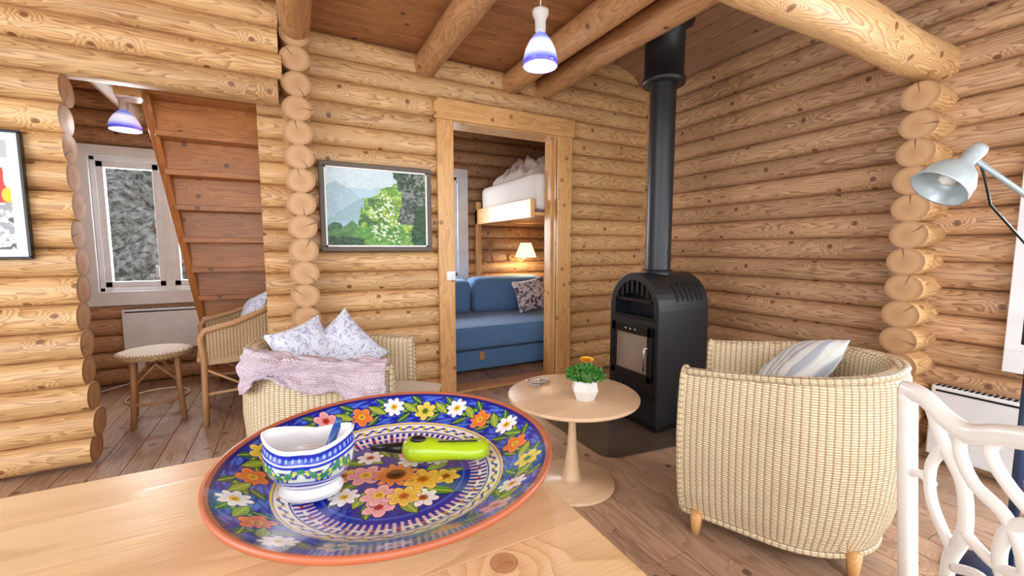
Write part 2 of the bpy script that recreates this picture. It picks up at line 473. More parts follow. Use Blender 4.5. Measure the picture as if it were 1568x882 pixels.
# ------------------------------------------------------------ heaters
def heater(name,W,H,mat):
    e=empty(name,mat); b=MB()
    b.box(0,W,-.08,-.022,0,H); b.obj('panel',[M_white],e,bevel=.008)
    b=MB(); n=int(W/.02)
    for i in range(n-1): b.box(.015+i*.02,.027+i*.02,-.076,-.035,H-.001,H+.002)
    b.box(.02,W-.02,-.0815,-.0795,H-.028,H-.018)
    b.obj('grille',[M_iron],e)
    b=MB(); b.box(.1,.16,-.03,-.012,.05,H-.05); b.box(W-.16,W-.1,-.03,-.012,.05,H-.05); b.obj('bracket',[M_white],e)
heater('radiator_heater',.53,.34,TR(-1.18,4.40,.28))
heater('radiator_heater',1.1,.36,TR(2.95,.86,.05,-pi/2))
b=MB(); b.box(-1.13,-1.07,4.37,4.40,.10,.2); b.obj('power_socket',[M_white],bevel=.004)
b=MB(); b.tube([(-1.1,4.37,.12),(-1.15,4.33,.03),(-1.3,4.25,.008),(-1.6,4.2,.008),(-1.9,4.1,.008)],.005,6); b.obj('power_cable',[M_white])

# ------------------------------------------------------------ stairs
st=empty('staircase')
P0=Vector((-.70,3.24,2.10)); P1=Vector((-.56,4.26,.0))
def stringer(Xa,Xb):
    b=MB(); d=(P1-P0)
    d=Vector((0,d.y,d.z)).normalized(); nrm=Vector((0,-d.z,d.y)); w=.085
    a=Vector((Xa,P0.y,P0.z)); c=Vector((Xb,P1.y,P1.z))
    r=random.random(); vs=[];gc=[]
    for p,s in ((a,0),(c,2.4)):
        for sx in (-.022,.022):
            for q in (-w,w): v=p+nrm*q+Vector((sx,0,0)); vs.append(v); gc.append((s,q+sx,r))
    b.add(vs,[(0,1,3,2),(4,6,7,5),(0,4,5,1),(2,3,7,6),(0,2,6,4),(1,5,7,3)],0,gc,False)
    b.obj('stringer',[M_stair],st,bevel=.004)
stringer(-.70,-.56); stringer(-.08,-.08)
b=MB(); N=10
for i in range(N):
    f=(i+.5)/N; y=P0.y+(P1.y-P0.y)*f; z=P0.z+(P1.z-P0.z)*f; xl=-.69+.14*f
    b.box(xl,-.085,y-.13,y+.09,z-.017,z+.018)
    b.box(xl,-.085,y+.0,y+.018,z-.2,z-.017)
b.obj('treads',[M_stair],st,bevel=.003)
b=MB(); b.box(-.80,-.68,3.1,3.24,1.93,2.08); b.obj('newel_block',[M_trim],st,bevel=.004)

# ------------------------------------------------------------ stove
SOX,SOY=-.045,.025
sv=empty('wood_stove',TR(SOX,SOY,.008))
X0,X1,Y0,Y1=1.94,2.37,1.73,2.15; yc=(Y0+Y1)/2; R=(Y1-Y0)/2; zc=.72
def arch(r,z0,zc,n=20,sy=1.05): return [(yc-r,z0)]+[(yc-r*math.cos(pi*i/n),zc+r*sy*math.sin(pi*i/n)) for i in range(n+1)]+[(yc+r,z0)]
SW=Matrix(((0,1,0,0),(1,0,0,0),(0,0,1,0),(0,0,0,1)))
b=MB(); b.prism(arch(R,.03,zc),2.08,X1,mat=SW)
b.prism([(Y0,.03),(Y1,.03),(Y1,.66),(Y0,.66)],X0,2.09,mat=SW)
o_,i_=arch(R,.655,zc),arch(R*.80,.655,zc-.005); n=len(o_)
vs=[(X0,a,c) for a,c in o_]+[(X0,a,c) for a,c in i_]+[(2.09,a,c) for a,c in o_]+[(2.09,a,c) for a,c in i_]
fs=[]
for i in range(n-1):
    fs+= [(i,i+1,n+i+1,n+i),(2*n+i,3*n+i,3*n+i+1,2*n+i+1),(i,2*n+i,2*n+i+1,i+1),(n+i,n+i+1,3*n+i+1,3*n+i)]
fs+=[(0,n,3*n,2*n),(n-1,3*n-1,4*n-1,2*n-1)]
b.add(vs,fs,0,None,False)
b.obj('body',[M_black],sv,bevel=.004)
b=MB(); b.box(X0-.015,X1+.01,Y0-.015,Y1+.015,0,.035); b.box(X0-.008,X0+.01,Y0+.03,Y1-.03,.66,.675)
for i in range(8):
    a=yc-R*.72+i*R*1.44/7; h=math.sqrt(max(0,(R*.8)**2-(a-yc)**2))
    b.box(X0+.004,X0+.012,a-.009,a+.009,zc+h*.55,zc+h+.01)
b.box(X0+.004,X0+.012,yc-R*.8,yc+R*.8,zc+.04,zc+.06)
b.obj('base_and_fins',[M_black2],sv,bevel=.002)
b=MB()
dx=X0-.018
b.box(dx,X0,Y0+.035,Y0+.075,.28,.62); b.box(dx,X0,Y1-.075,Y1-.035,.28,.62); b.box(dx,X0,Y0+.035,Y1-.035,.28,.325); b.box(dx,X0,Y0+.035,Y1-.035,.56,.62)
b.box(X0-.008,X0,Y0+.03,Y1-.03,.17,.265)
b.obj('door_frame',[M_black2],sv,bevel=.004)
b=MB(); b.box(X0-.006,X0-.002,Y0+.07,Y1-.07,.32,.565); b.obj('door_glass',[M_gl],sv)
b=MB(); b.tube([(dx-.002,Y0+.05,.5),(dx-.04,Y0+.05,.5),(dx-.045,Y0+.05,.47),(dx-.045,Y0+.05,.36)],.006,8)
for k in (-.04,0,.04): b.tube([(dx+.002,yc+k,.59),(dx-.006,yc+k,.59)],.006,8)
b.obj('handle',[M_steel],sv)
b=MB()
for i in range(5): b.tube([(X0-.010,Y0+.07+i*.065,.20),(X0-.010,Y0+.10+i*.065,.245)],.004,6)
for i in range(6):
    xx=2.10+i*.043
    pts=[(xx,yc-(R+.0015)*math.cos(t),zc+(R*1.05+.0015)*math.sin(t)) for t in [math.radians(a) for a in range(14,48,4)]]
    b.tube(pts,.006,6)
    b.tube([(p[0],2*yc-p[1],p[2]) for p in pts],.006,6)
b.obj('vent_slots',[M_iron],sv)
b=MB(); pc=(2.15,yc+.01,0)
b.lathe([(0.078,.93),(.078,2.14)],pc,32); b.lathe([(.09,.925),(.09,.955),(.078,.958)],pc,32)
b.lathe([(.078,2.10),(.128,2.10),(.128,2.13),(.118,2.135),(.118,2.46),(.17,2.46),(.17,2.60),(.17,2.95)],pc,32)
b.obj('flue_pipe',[M_black],sv)
b=MB()
pl=[]
for (cx,cy,a0) in ((1.52,1.72,180),(2.45,1.60,270),(2.45,2.35,0),(1.52,2.3,90)):
    for k in range(5):
        a=math.radians(a0+k*22.5); pl.append((cx+.1*math.cos(a),cy+.1*math.sin(a)))
n=len(pl); b.add([(x,y,.001) for x,y in pl]+[(x,y,.007) for x,y in pl],[tuple(range(n)),tuple(range(n,2*n))]+[(i,(i+1)%n,n+(i+1)%n,n+i) for i in range(n)],0,None,False)
b.obj('glass_hearth_plate',[M_hg])

# ------------------------------------------------------------ tub armchair
def upath(W=.33,F=.32,B=.35,n=64):
    raw=[]
    for i in range(14): raw.append((F-(F)*i/14,-W+.03*(1-i/14)))
    for i in range(41):
        a=-pi/2-pi*i/40; raw.append((B*math.cos(a),W*math.sin(a)))
    for i in range(1,15): raw.append((F*i/14,W-.03*(i/14)))
    pts=[Vector((x,y,0)) for x,y in raw]; out=[];acc=0
    for i,p in enumerate(pts):
        t=(pts[min(i+1,len(pts)-1)]-pts[max(0,i-1)]).normalized(); nrm=Vector((-t.y,t.x,0))
        if nrm.dot(p-Vector((.05,0,0)))<0: nrm=-nrm
        if i: acc+=(p-pts[i-1]).length
        out.append((p,nrm,acc))
    return out
UP=upath(); UL=UP[-1][2]; ZB=[.632]
def up_at(t):
    f=t*(len(UP)-1); i=min(int(f),len(UP)-2); k=f-i
    return UP[i][0].lerp(UP[i+1][0],k),UP[i][1].lerp(UP[i+1][1],k).normalized(),UP[i][2]*(1-k)+UP[i+1][2]*k
def ztop(t): return ZB[0]+.055*math.sin(pi*t)**1.5
def prof(v,zt):
    pts=[(-.045,.075),(-.012,.16),(.012,.28),(.022,.40),(.018,.52),(.006,zt-.02),(-.004,zt+.005),(-.02,zt+.018),(-.042,zt+.016),(-.058,zt-.002),(-.062,zt-.05),(-.062,.45),(-.062,.25)]
    f=v*(len(pts)-1); i=min(int(f),len(pts)-2); k=f-i
    return pts[i][0]*(1-k)+pts[i+1][0]*k, pts[i][1]*(1-k)+pts[i+1][1]*k
def armchair(name,x,y,phi,cl=0):
    M=TR(x,y,0,phi); e=empty(name,M)
    b=MB(); NU=90;NV=37
    def fn(u,v):
        p,n,s=up_at(u); o,z=prof(v,ztop(u)); q=p+n*o
        return (q.x,q.y,z),(s,z if v<.5 else 1.4-z,.3)
    b.grid(fn,NU,NV)
    for u in (0,1):
        vs=[fn(u,j/(NV-1))[0] for j in range(NV)]
        h=NV//2
        gc=[(v[1],v[2],.3) for v in vs]; fs=[]
        for j in range(h): fs.append((j,j+1,NV-2-j,NV-1-j)) if j+1<NV-2-j else None
        b.add(vs,fs,0,gc,True)
    b.obj('woven_shell',[M_wick],e)
    b=MB()
    for u in (0,1):
        pts=[]
        for j in range(NV):
            p=Vector(fn(u,j/(NV-1))[0]); pts.append(p+Vector((.002,0,0)))
        b.tube(pts,.010,8)
    b.tube([Vector(fn(u/60,19/36)[0])+Vector((0,0,.001)) for u in range(61)],.012,8)
    b.tube([fn(u/60,0)[0] for u in range(61)],.012,8)
    b.obj('braided_edge',[M_wick],e)
    b=MB()
    def sf(u,v):
        yy=-.26+.52*u; return (.30+.02*math.sin(pi*u),yy,.075+.26*v),(yy,v*.26,.2)
    b.grid(sf,10,6)
    b.box(-.2,.30,-.25,.25,.10,.27)
    b.obj('seat_base',[M_wick],e)
    pil=MB(); pillowmesh(pil,.52+cl,.56,.14,.14,TR(.06+cl/2,0,.36)); pil.obj('seat_cushion',[M_seat],e)
    b=MB()
    for (lx,ly) in ((.26,-.27),(.26,.27),(-.22,-.22),(-.22,.22)):
        b.lathe([(0,0),(.016,0),(.024,.09),(0,.09)],(lx,ly,0),12)
    b.obj('legs',[M_trim],e)
    return e
def pillowmesh(b,W,H,T,pin=.3,mat=None,n=22):
    for sgn in (1,-1):
        def fn(u,v):
            a=2*u-1;c=2*v-1
            th=((1-abs(a)**2.6)*(1-abs(c)**2.6))**.55
            ex=1-pin*.25*(1-abs(c)**2*1.0)*abs(a)**3; ey=1-pin*.25*(1-abs(a)**2)*abs(c)**3
            wr=noise.noise(Vector((a*2.3+W*9,c*2.3,sgn)))*.16+noise.noise(Vector((a*5+W*9,c*5,sgn)))*.07
            return (a*W/2*ex,c*H/2*ey,sgn*(T/2*th*(1+wr))),(a*W/2,c*H/2,.5)
        b.grid(fn,n,n,mat=mat)
def pillow(name,loc,nrm,W,H,T,mat,spin=0,pin=.5):
    b=MB(); pillowmesh(b,W,H,T,pin); o=b.obj(name,[mat],mat=aim(loc,nrm,spin)); return o
armchair('wicker_armchair',1.71,.93,math.radians(118))
pillow('striped_cushion',(1.815,.955,.605),(-.40,.62,.75),.34,.32,.15,M_stripe,.5)
LX,LY=.165,2.105
ZB[0]=.605
lc=armchair('wicker_armchair',LX,LY,math.radians(-23),.16)
pillow('floral_cushion',(.055,2.135,.615),(.30,-.80,.42),.27,.31,.12,M_floral,.25)
pillow('floral_cushion',(.215,2.18,.600),(.10,-.9,.45),.32,.32,.13,M_floral,.62)
# blanket draped over the near arm, loose folds into the seat
b=MB(); ML=TR(LX,LY,0,math.radians(-23))
def bf(u,v):
    t=.01+.35*u; p,n,s=up_at(t); zt=ztop(t)
    hang=.095+.04*math.sin(u*6+1)+.025*math.sin(u*15)
    pts=[(.038,zt-hang),(.034,zt-hang*.5),(.020,zt+.000),(-.01,zt+.026),(-.055,zt+.020),(-.085,zt-.04),(-.12,zt-.10),(-.20,zt-.14),(-.27,zt-.155)]
    f=v*(len(pts)-1); i=min(int(f),len(pts)-2); k=f-i; k=k*k*(3-2*k)*.5+k*.5
    o=pts[i][0]*(1-k)+pts[i+1][0]*k; z=pts[i][1]*(1-k)+pts[i+1][1]*k
    fold=abs(math.sin(s*16+v*5+2.2*noise.noise(Vector((s*4,v*3,1)))))**1.5*.028
    fold2=abs(noise.noise(Vector((s*11+v*5,v*8-s*6,4))))*.04
    w=fold*(.4+.6*min(1,abs(v-.38)*3))+fold2
    q=p+n*(o+(w if v<.45 else -w*.3))
    return (q.x,q.y,z+w*(.35 if v<.35 else .8)),(s,v*.6,.1)
b.grid(bf,130,60); b.obj('knitted_blanket',[M_knit],solid=.010,mat=ML)

# ------------------------------------------------------------ coffee table
ct=empty('coffee_table',TR(1.135,1.55,0))
b=MB(); b.lathe([(0,.412),(.285,.412),(.30,.420),(.30,.430),(.295,.434),(0,.434)],n=64); b.obj('top',[M_ctab],ct)
b=MB(); b.lathe([(0,0),(.195,0),(.20,.008),(.195,.016),(.05,.022),(.042,.035),(.034,.08),(.022,.18),(.017,.27),(.018,.36),(.03,.412)],n=48); b.obj('pedestal',[M_ctab],ct)
pp=empty('potted_plant',TR(1.135,1.46,.434))
b=MB(); b.lathe([(0,.0),(.042,0),(.062,.045),(.054,.092),(.046,.092),(.044,.07),(0,.07)],n=6,smooth=False); b.obj('pot',[M_pot],pp,bevel=.002)
b=MB()
for i in range(900):
    th=random.uniform(0,2*pi); ph=math.acos(random.uniform(-.25,1)); rr=random.uniform(.7,1)
    c=Vector((math.sin(ph)*math.cos(th)*.084*rr,math.sin(ph)*math.sin(th)*.084*rr,.105+math.cos(ph)*.050*rr))
    d=Vector((random.uniform(-1,1),random.uniform(-1,1),random.uniform(0,1))).normalized(); e=d.orthogonal().normalized(); L=.016
    b.add([c,c+d*L*.5+e*.005,c+d*L,c+d*L*.5-e*.005],[(0,1,2,3)],0,None,True)
b.obj('foliage',[M_leaf],pp)
b=MB()
for i in range(90):
    a=random.uniform(0,2*pi); q=random.uniform(0,.020); c=Vector((.03+q*math.cos(a),.03+q*math.sin(a),.168-q*q*20))
    d=Vector((math.cos(a),math.sin(a),.8)); e=d.orthogonal().normalized()
    b.add([c,c+d*.008+e*.007,c+d*.014,c+d*.008-e*.007],[(0,1,2,3)],0,None,True)
b.tube([(.03,.03,.13),(.03,.03,.165)],.002,6)
b.obj('yellow_flower',[M_yel],pp)
b=MB()
for (dx_,dy_) in ((0,0),(.06,.02)):
    b.tube([(1.04+dx_+.026*math.cos(t),1.73+dy_+.020*math.sin(t),.44) for t in [2*pi*k/16 for k in range(16)]],.0045,6,closed=True)
b.tube([(1.02,1.73,.442),(1.02,1.78,.446),(1.06,1.80,.442),(1.12,1.79,.445),(1.125,1.76,.442)],.0035,6)
b.tube([(1.065,1.737,.44),(1.07,1.74,.445),(1.076,1.745,.44)],.003,6)
b.obj('eyeglasses',[M_steel])

# ------------------------------------------------------------ dining table + plate
dt=empty('dining_table')
b=MB()
yy=-.42
while yy<.83:
    e=min(.834,yy+.209); b.box(-1.35,.326,yy,e-.0003,.722,.75); yy=e
b.obj('top',[M_table],dt,bevel=.0006)
b=MB(); b.box(-1.28,.26,.74,.765,.62,.722); b.box(-1.28,.26,-.35,-.325,.62,.722); b.box(.235,.26,-.35,.765,.62,.722); b.box(-1.28,-1.255,-.35,.765,.62,.722)
for lx in (-1.28,.20):
    for ly in (-.35,.705): b.box(lx,lx+.06,ly,ly+.06,0,.722)
b.obj('frame',[M_table],dt,bevel=.004)

PC=(.126,.616,.7505)
pe=empty('decorated_platter')
RR=.230; RF=RR/.245
def pz(r):
    q=r/RR
    return np.where(q<.50,.010,np.where(q<.62,.010+(.006)*((q-.5)/.12)**2,.016+.044*np.clip((q-.62)/.38,0,1)**1.15))
nr,nt=210,1150
rs=np.linspace(0.0005,RR,nr); ts=np.linspace(0,2*pi,nt,endpoint=False)
Rg,Tg=np.meshgrid(rs,ts,indexing='xy')
Xg=Rg*np.cos(Tg);Yg=Rg*np.sin(Tg); Zg=pz(Rg)
q=Rg/RR
C=np.zeros(Rg.shape+(3,))
def setc(m,c,a=1.0):
    m=(m*a)[...,None] if m.dtype!=bool else (m.astype(float)*a)[...,None]
    C[:]=C*(1-m)+np.array(c)*m
def blob(cx,cy,r,n,c,cc,ph=0,cr=.3,outline=True):
    r=r*RF
    dx=Xg-cx;dy=Yg-cy;d=np.hypot(dx,dy);a=np.arctan2(dy,dx)+ph
    rad=r*(.62+.38*np.abs(np.cos(n*a/2)))
    if outline: setc(d<rad+.0014,(16,26,110))
    setc(d<rad,c)
    w=(d<rad)&(np.abs(np.cos(n*a/2))<.25); setc(w,tuple(v*.72 for v in c),.6)
    setc((d<rad)&(d>rad*.8),tuple(min(255,v*1.06+8) for v in c))
    setc(d<r*cr,cc); setc((d<r*cr*.55),tuple(v*.72 for v in cc))
def leaf(cx,cy,L,w,ang,c=(60,130,50)):
    L*=RF;w*=RF
    dx=Xg-cx;dy=Yg-cy;u=dx*np.cos(ang)+dy*np.sin(ang);v=-dx*np.sin(ang)+dy*np.cos(ang)
    m=(np.abs(u)<L)&(np.abs(v)<w*(1-(u/L)**2)); m2=(np.abs(u)<L+.0015)&(np.abs(v)<w*(1-(u/(L+.002))**2)+.0013)
    setc(m2,(14,40,80)); setc(m,c); setc(m&(np.abs(v)<w*.12),(190,200,80))
setc(q>=0,(20,50,180))
nm=np.sin(Tg*37+np.sin(q*60)*2)*np.sin(q*90+Tg*9)
setc((q>.70)&(nm>.10),(84,130,226),.75); setc((q>.70)&(nm<-.55),(8,24,130),.8)
setc((q>.60)&(q<.70),(240,238,232))
w=np.sin(Tg*44); setc((q>.625)&(q<.68)&(np.abs(q-.652-.012*w)<.008),(20,60,160))
setc((q>.625)&(q<.68)&(np.abs(np.sin(Tg*22))<.28)&(np.abs(q-.652)<.02),(214,194,50))
setc((q>.605)&(q<.615),(14,40,160)); setc((q>.685)&(q<.694),(14,40,160)); setc((q>.694)&(q<.708),(232,210,110))
setc((q>.46)&(q<.60),(20,40,170))
rr_=.5+.5*np.sin(Tg*80); setc((q>.49)&(q<.598)&(rr_>.40+(.6-q)*2.2),(226,190,214)); setc((q>.54)&(q<.6)&(rr_>.72),(240,240,242))
setc((q>.545)&(q<.562)&(np.sin(Tg*26)>.0),(236,238,246)); setc((q>.545)&(q<.562)&(np.sin(Tg*26)<-.75),(200,60,50))
setc(q<.455,(10,26,150)); setc((q>.44)&(q<.455),(60,96,210))
setc((q<.44)&(nm>.5),(40,80,200),.6)
random.seed(11)
kinds=[((240,240,246),(238,190,40),8),((224,126,60),(230,190,60),5),((240,240,246),(238,190,40),8),((222,200,80),(90,130,40),6),((226,160,164),(200,60,50),5)]
NF=20
for i in range(NF):
    a=2*pi*i/NF+.1; rad=RR*(.84+.025*(-1)**i); k=kinds[[0,1,0,3,0,1,4,0,3,1][i%10]]
    cx,cy=rad*math.cos(a),rad*math.sin(a)
    for s_ in (-1,1):
        aa=a+s_*.155; leaf(RR*.85*math.cos(aa),RR*.85*math.sin(aa),.019,.0075,aa+pi/2+s_*.6,(70,140,56) if s_>0 else (140,170,60))
        aa=a+s_*.1; leaf(RR*(.84+.08*s_)*math.cos(aa),RR*(.84+.08*s_)*math.sin(aa),.014,.006,aa+s_*.9,(46,110,60))
    blob(cx,cy,.0215,k[2],k[0],k[1],a)
setc((q>.955),(14,28,120)); setc(q>.978,(176,98,68))
for i in range(20):
    a=2*pi*i/20; rad=RR*(.29+.07*(i%2)); leaf(rad*math.cos(a),rad*math.sin(a),.022,.010,a+.3,(60,134,48) if i%3 else (130,170,60))
for i in range(8):
    a=2*pi*i/8+.3; rad=RR*.335; k=[((240,240,246),(238,190,40),8),((236,176,186),(190,60,60),5),((240,240,246),(180,90,30),7),((226,190,80),(180,90,30),6)][i%4]
    blob(rad*math.cos(a),rad*math.sin(a),.023,k[2],k[0],k[1],a)
blob(.035,-.028,.032,7,(232,180,76),(200,100,30),.4); blob(-.038,.022,.030,6,(228,160,172),(240,200,60),.2); blob(.003,.004,.036,12,(220,136,66),(110,66,24),0,.42)
blob(.035,.035,.024,8,(242,242,246),(238,190,40)); blob(-.03,-.04,.028,6,(232,174,178),(240,200,60)); blob(.0,-.058,.026,7,(232,192,84),(200,110,30))
P=np.stack([PC[0]+Xg,PC[1]+Yg,PC[2]+Zg],-1)
colgrid('glazed_face',P,C,M_glaze,closed=True,parent=pe)
b=MB(); b.lathe([(RR,.060),(RR+.004,.0592),(RR+.003,.052),(.158,.018),(.12,.004),(.115,0),(0,0)],PC,n=120); b.obj('terracotta_underside',[M_terra],pe)
random.seed(21)
# ceramic cup
ce=empty('ceramic_cup')
nt,nz=280,90
prof2=[(.0,.0),(.034,.0),(.036,.006),(.031,.016),(.041,.028),(.049,.044),(.050,.060),(.048,.072),(.050,.081),(.047,.082),(.045,.071),(.045,.05),(.036,.024),(0.0,.02)]
pa=np.array(prof2); tt_=np.linspace(0,len(prof2)-1,nz); pr=np.interp(tt_,range(len(prof2)),pa[:,0]); pzv=np.interp(tt_,range(len(prof2)),pa[:,1])
th=np.linspace(0,2*pi,nt,endpoint=False); T2,I2=np.meshgrid(th,np.arange(nz),indexing='ij')
r2=pr[I2]; z2=pzv[I2]
zo=z2.copy()
top=np.clip((z2-.02)/.05,0,1)
sx=1.18; sy=.90-.10*top*np.cos(T2)**6
lx=r2*np.cos(T2)*sx; ly=r2*np.sin(T2)*sy*(1-.14*top*np.exp(-(np.cos(T2)/.28)**2)); z2=z2+top*.007*np.cos(2*T2)*(z2>.05)
C=np.zeros(T2.shape+(3,)); C[:]=(236,238,242)
out=I2<tt_.size*8.6/13
def s2(m,c): C[m]=c
s2(out&(zo>.024)&(zo<.077),(22,44,160)); s2(out&(zo>.034)&(zo<.056),(206,214,200))
wv=.045+.006*np.sin(T2*7); lf=np.abs(np.sin(T2*12))
s2(out&(zo>.034)&(zo<.056)&(np.abs(zo-wv)<.011*lf),(24,60,160)); s2(out&(np.abs(zo-wv)<.0055*lf),(206,200,90)); s2(out&(zo>.034)&(zo<.056)&(np.abs(zo-wv)<.006*np.abs(np.cos(T2*12))),(56,130,90))
s2(out&(zo>.066)&(zo<.072)&(np.sin(T2*46)>.3),(130,160,235)); s2(out&(zo>.060)&(zo<.062),(220,224,240)); s2(out&(zo>.028)&(zo<.030),(200,208,235))
s2(out&(np.abs(zo-.019)<.0012),(30,60,170))
az=math.radians(-18); ox,oy=.014,.622
P=np.stack([ox+lx*math.cos(az)-ly*math.sin(az),oy+lx*math.sin(az)+ly*math.cos(az),.7660+z2],-1)
colgrid('cup_body',P,C,M_glaze,closed=True,parent=ce)
b=MB(); b.tube([(.028,.615,.80),(.049,.612,.856)],.0055,12,mi=0); b.tube([(.049,.612,.856),(.052,.612,.866)],.0045,12,mi=0); b.obj('pen',[M_bluepen,M_white],ce)
# lime lighter
lt=empty('gas_lighter',TR(.205,.612,.786,math.radians(-28)))
b=MB()
def lf_(u,v):
    x=-.070+.140*u; e=max(0,1-abs(2*u-1)**5)**.5
    wy=(.022+.005*math.cos(u*6.0))*e; wz=(.018+.004*math.cos(u*5))*e; a=2*pi*v
    return (x,wy*math.cos(a)+.003*math.cos(u*6),wz*math.sin(a)),(x,a*.02,.5)
b.grid(lf_,48,24,closev=True); b.obj('body',[M_lime],lt)
b=MB(); b.tube([(-.064,.004,0),(-.085,.004,.000),(-.118,.004,.000)],[.010,.007,.005],12)
b.grid(lambda u,v:((-.042+.013*math.cos(2*pi*v)*math.sin(pi*u),-.004+.008*math.sin(2*pi*v)*math.sin(pi*u),.0175+.006*math.cos(pi*u)),(u,v,0)),10,16,closev=True)
b.tube([(-.01,-.010,.0170),(.05,-.006,.0165)],.0014,6)
b.obj('nozzle_and_button',[M_black2],lt)

# ------------------------------------------------------------ pictures
def framed(name,X0,X1,z0,z1,Y,fw,mf,cols,mat2=None,mw=0):
    e=empty(name); b=MB(); d=.03
    b.box(X0,X1,Y-d,Y,z0,z0+fw); b.box(X0,X1,Y-d,Y,z1-fw,z1); b.box(X0,X0+fw,Y-d,Y,z0+fw,z1-fw); b.box(X1-fw,X1,Y-d,Y,z0+fw,z1-fw)
    b.obj('frame',[mf],e,bevel=.004)
    if mat2:
        b=MB(); g=.006; a0,a1,c0,c1=X0+fw,X1-fw,z0+fw,z1-fw; yy=Y-d*.8
        b.box(a0,a1,yy,Y-.008,c0,c0+mw); b.box(a0,a1,yy,Y-.008,c1-mw,c1); b.box(a0,a0+mw,yy,Y-.008,c0,c1); b.box(a1-mw,a1,yy,Y-.008,c0,c1)
        b.obj('liner',[mat2],e)
    n,m=340,260
    U,V=np.meshgrid(np.linspace(0,1,n),np.linspace(0,1,m),indexing='ij')
    P=np.stack([X0+fw+U*(X1-X0-2*fw),np.full(U.shape,Y-.012),z0+fw+V*(z1-z0-2*fw)],-1)
    colgrid('canvas',P,cols(U,V),M_art,parent=e)
def N2(U,V,s,seed=0,oct=4):
    out=np.zeros(U.shape);amp=1;tot=0;r=np.random.RandomState(seed)
    for o in range(oct):
        g=r.rand(int(s)+3,int(s)+3); x=U*s;y=V*s;xi=x.astype(int);yi=y.astype(int);fx=x-xi;fy=y-yi
        fx=fx*fx*(3-2*fx);fy=fy*fy*(3-2*fy)
        out+=amp*(g[xi,yi]*(1-fx)*(1-fy)+g[xi+1,yi]*fx*(1-fy)+g[xi,yi+1]*(1-fx)*fy+g[xi+1,yi+1]*fx*fy); tot+=amp; amp*=.5; s*=2
    return out/tot
def land(U,V):
    C=np.zeros(U.shape+(3,))
    n=N2(U,V,6,1);f=N2(U,V,40,2,3);g=N2(U,V,80,5,2);h2=N2(U,V,14,8,3)
    def s(m,c,k=0):
        c=np.array(c,float)[None]; C[m]=np.clip(c+k*(f[m][:,None]-.5)*80,0,255)
    s(V>=0,(176,206,220),.3); s(V>.72+.15*n-.1*U,(202,220,226),.3)
    s(V<.82-1.0*np.abs(U-.10)+.1*n,(168,196,208),.3)
    s(V<.58-.9*np.abs(U-.36)+.15*n,(150,182,192),.3)
    s(V<.30+.04*n,(156,196,214),.2)
    s(V<.26-.8*np.abs(U-.08)+.14*n,(64,108,80),.8); s(V<.24-.5*np.abs(U-.24)+.14*n,(82,130,76),.8)
    # stepped green cliff plateau rising to the right
    h=np.where(U<.30,.0,np.where(U<.36,.30+(U-.30)*5,np.where(U<.52,.62+(U-.36)*.5,.72+(U-.52)*.6)))+.12*(n-.5)+.05*(h2-.5)
    h=np.where(U<.36,np.minimum(h,.42+.1*n),h)
    s((V<h),(116,164,72),1.3)
    s((V<h)&(h2>.56),(160,196,84),1); s((V<h)&(g<.34),(60,104,54),.6)
    s((V<h)&(U<.44+.06*n)&(h2<.46),(70,112,66),1)
    s((V<.22+.1*n)&(U>.28)&(U<.75),(96,150,66),1.2)
    s((U>.72+.12*(n-.5))&(V>.30),(86,98,90),1.4); s((V>.74)&(U>.60+.14*n),(58,84,58),1.0); s((U>.74)&(f>.58)&(V>.35),(126,130,122),.5)
    s((U>.90-.10*n)&(V<.55),(48,80,50),1)
    wf=(np.hypot((U-.56)/.20,(V-.36+.3*(U-.5))/.36)<.45+.7*h2)&(g>.55)&(f>.50)&(V<h)
    s(wf,(240,242,222),.4)
    s((V<.08+.1*n)&(U<.35),(46,80,52),1)
    return C
def absq(U,V):
    C=np.zeros(U.shape+(3,)); C[:]=(226,228,230); n=N2(U,V,5,9); f=N2(U,V,30,4)
    m=(U>.12)&(U<.92)&(V>.06)&(V<.94)
    C[m]=(212,218,222); C[m&(V<.44)&(f>.5)]=(150,154,158); C[m&(V<.34)&(n>.54)]=(86,90,92); C[m&(V>.8)&(n>.5)]=(170,180,176)
    k=m&(V>.44)&(V<.72)&(np.abs(U-.80-.10*(n-.5))<.05+.26*(.72-V)); C[k]=(206,44,34)
    k=m&(np.hypot((U-.80)/.03,(V-.75)/.04)<1); C[k]=(210,160,120)
    k=m&(np.hypot((U-.90)/.04,(V-.50)/.06)<1); C[k]=(236,190,40)
    return C
framed('landscape_painting',.185,.90,1.08,1.645,2.945,.03,M_frame,land,M_white2,.010)
framed('framed_picture',-1.55,-1.03,1.05,1.62,2.745,.012,M_black2,absq)

# ------------------------------------------------------------ pendant lamps
def pendant(x,y,zb,ztop_,flat=1.0,pw=6):
    e=empty('pendant_lamp',TR(x,y,zb))
    b=MB(); b.lathe([(.078,0),(.077,.03),(.068,.075*flat),(.05,.115*flat),(.03,.145*flat),(.018,.155*flat)],n=40,gv=True); b.obj('glass_shade',[M_shade],e,solid=.004)
    b=MB(); h=.15*flat
    b.lathe([(0,h),(.02,h),(.024,h+.02),(.024,h+.06),(.036,h+.085),(.037,h+.10),(.012,h+.115),(.004,h+.12)],n=24)
    b.tube([(0,0,h+.11),(0,0,ztop_-zb)],.003,8); b.lathe([(0,ztop_-zb-.03),(.04,ztop_-zb-.02),(.045,ztop_-zb)],n=20)
    b.obj('socket_and_cord',[M_cord],e)
    l=bpy.data.lights.new('bulb','POINT'); l.energy=pw; l.color=(1,.97,.93); l.shadow_soft_size=.03
    o=bpy.data.objects.new('bulb',l); S.collection.objects.link(o); o.parent=e; o.location=(0,0,-.01)
pendant(1.04,1.70,1.915,2.43,.92,pw=3)
pendant(-.84,3.42,1.81,2.43,.75,pw=9)

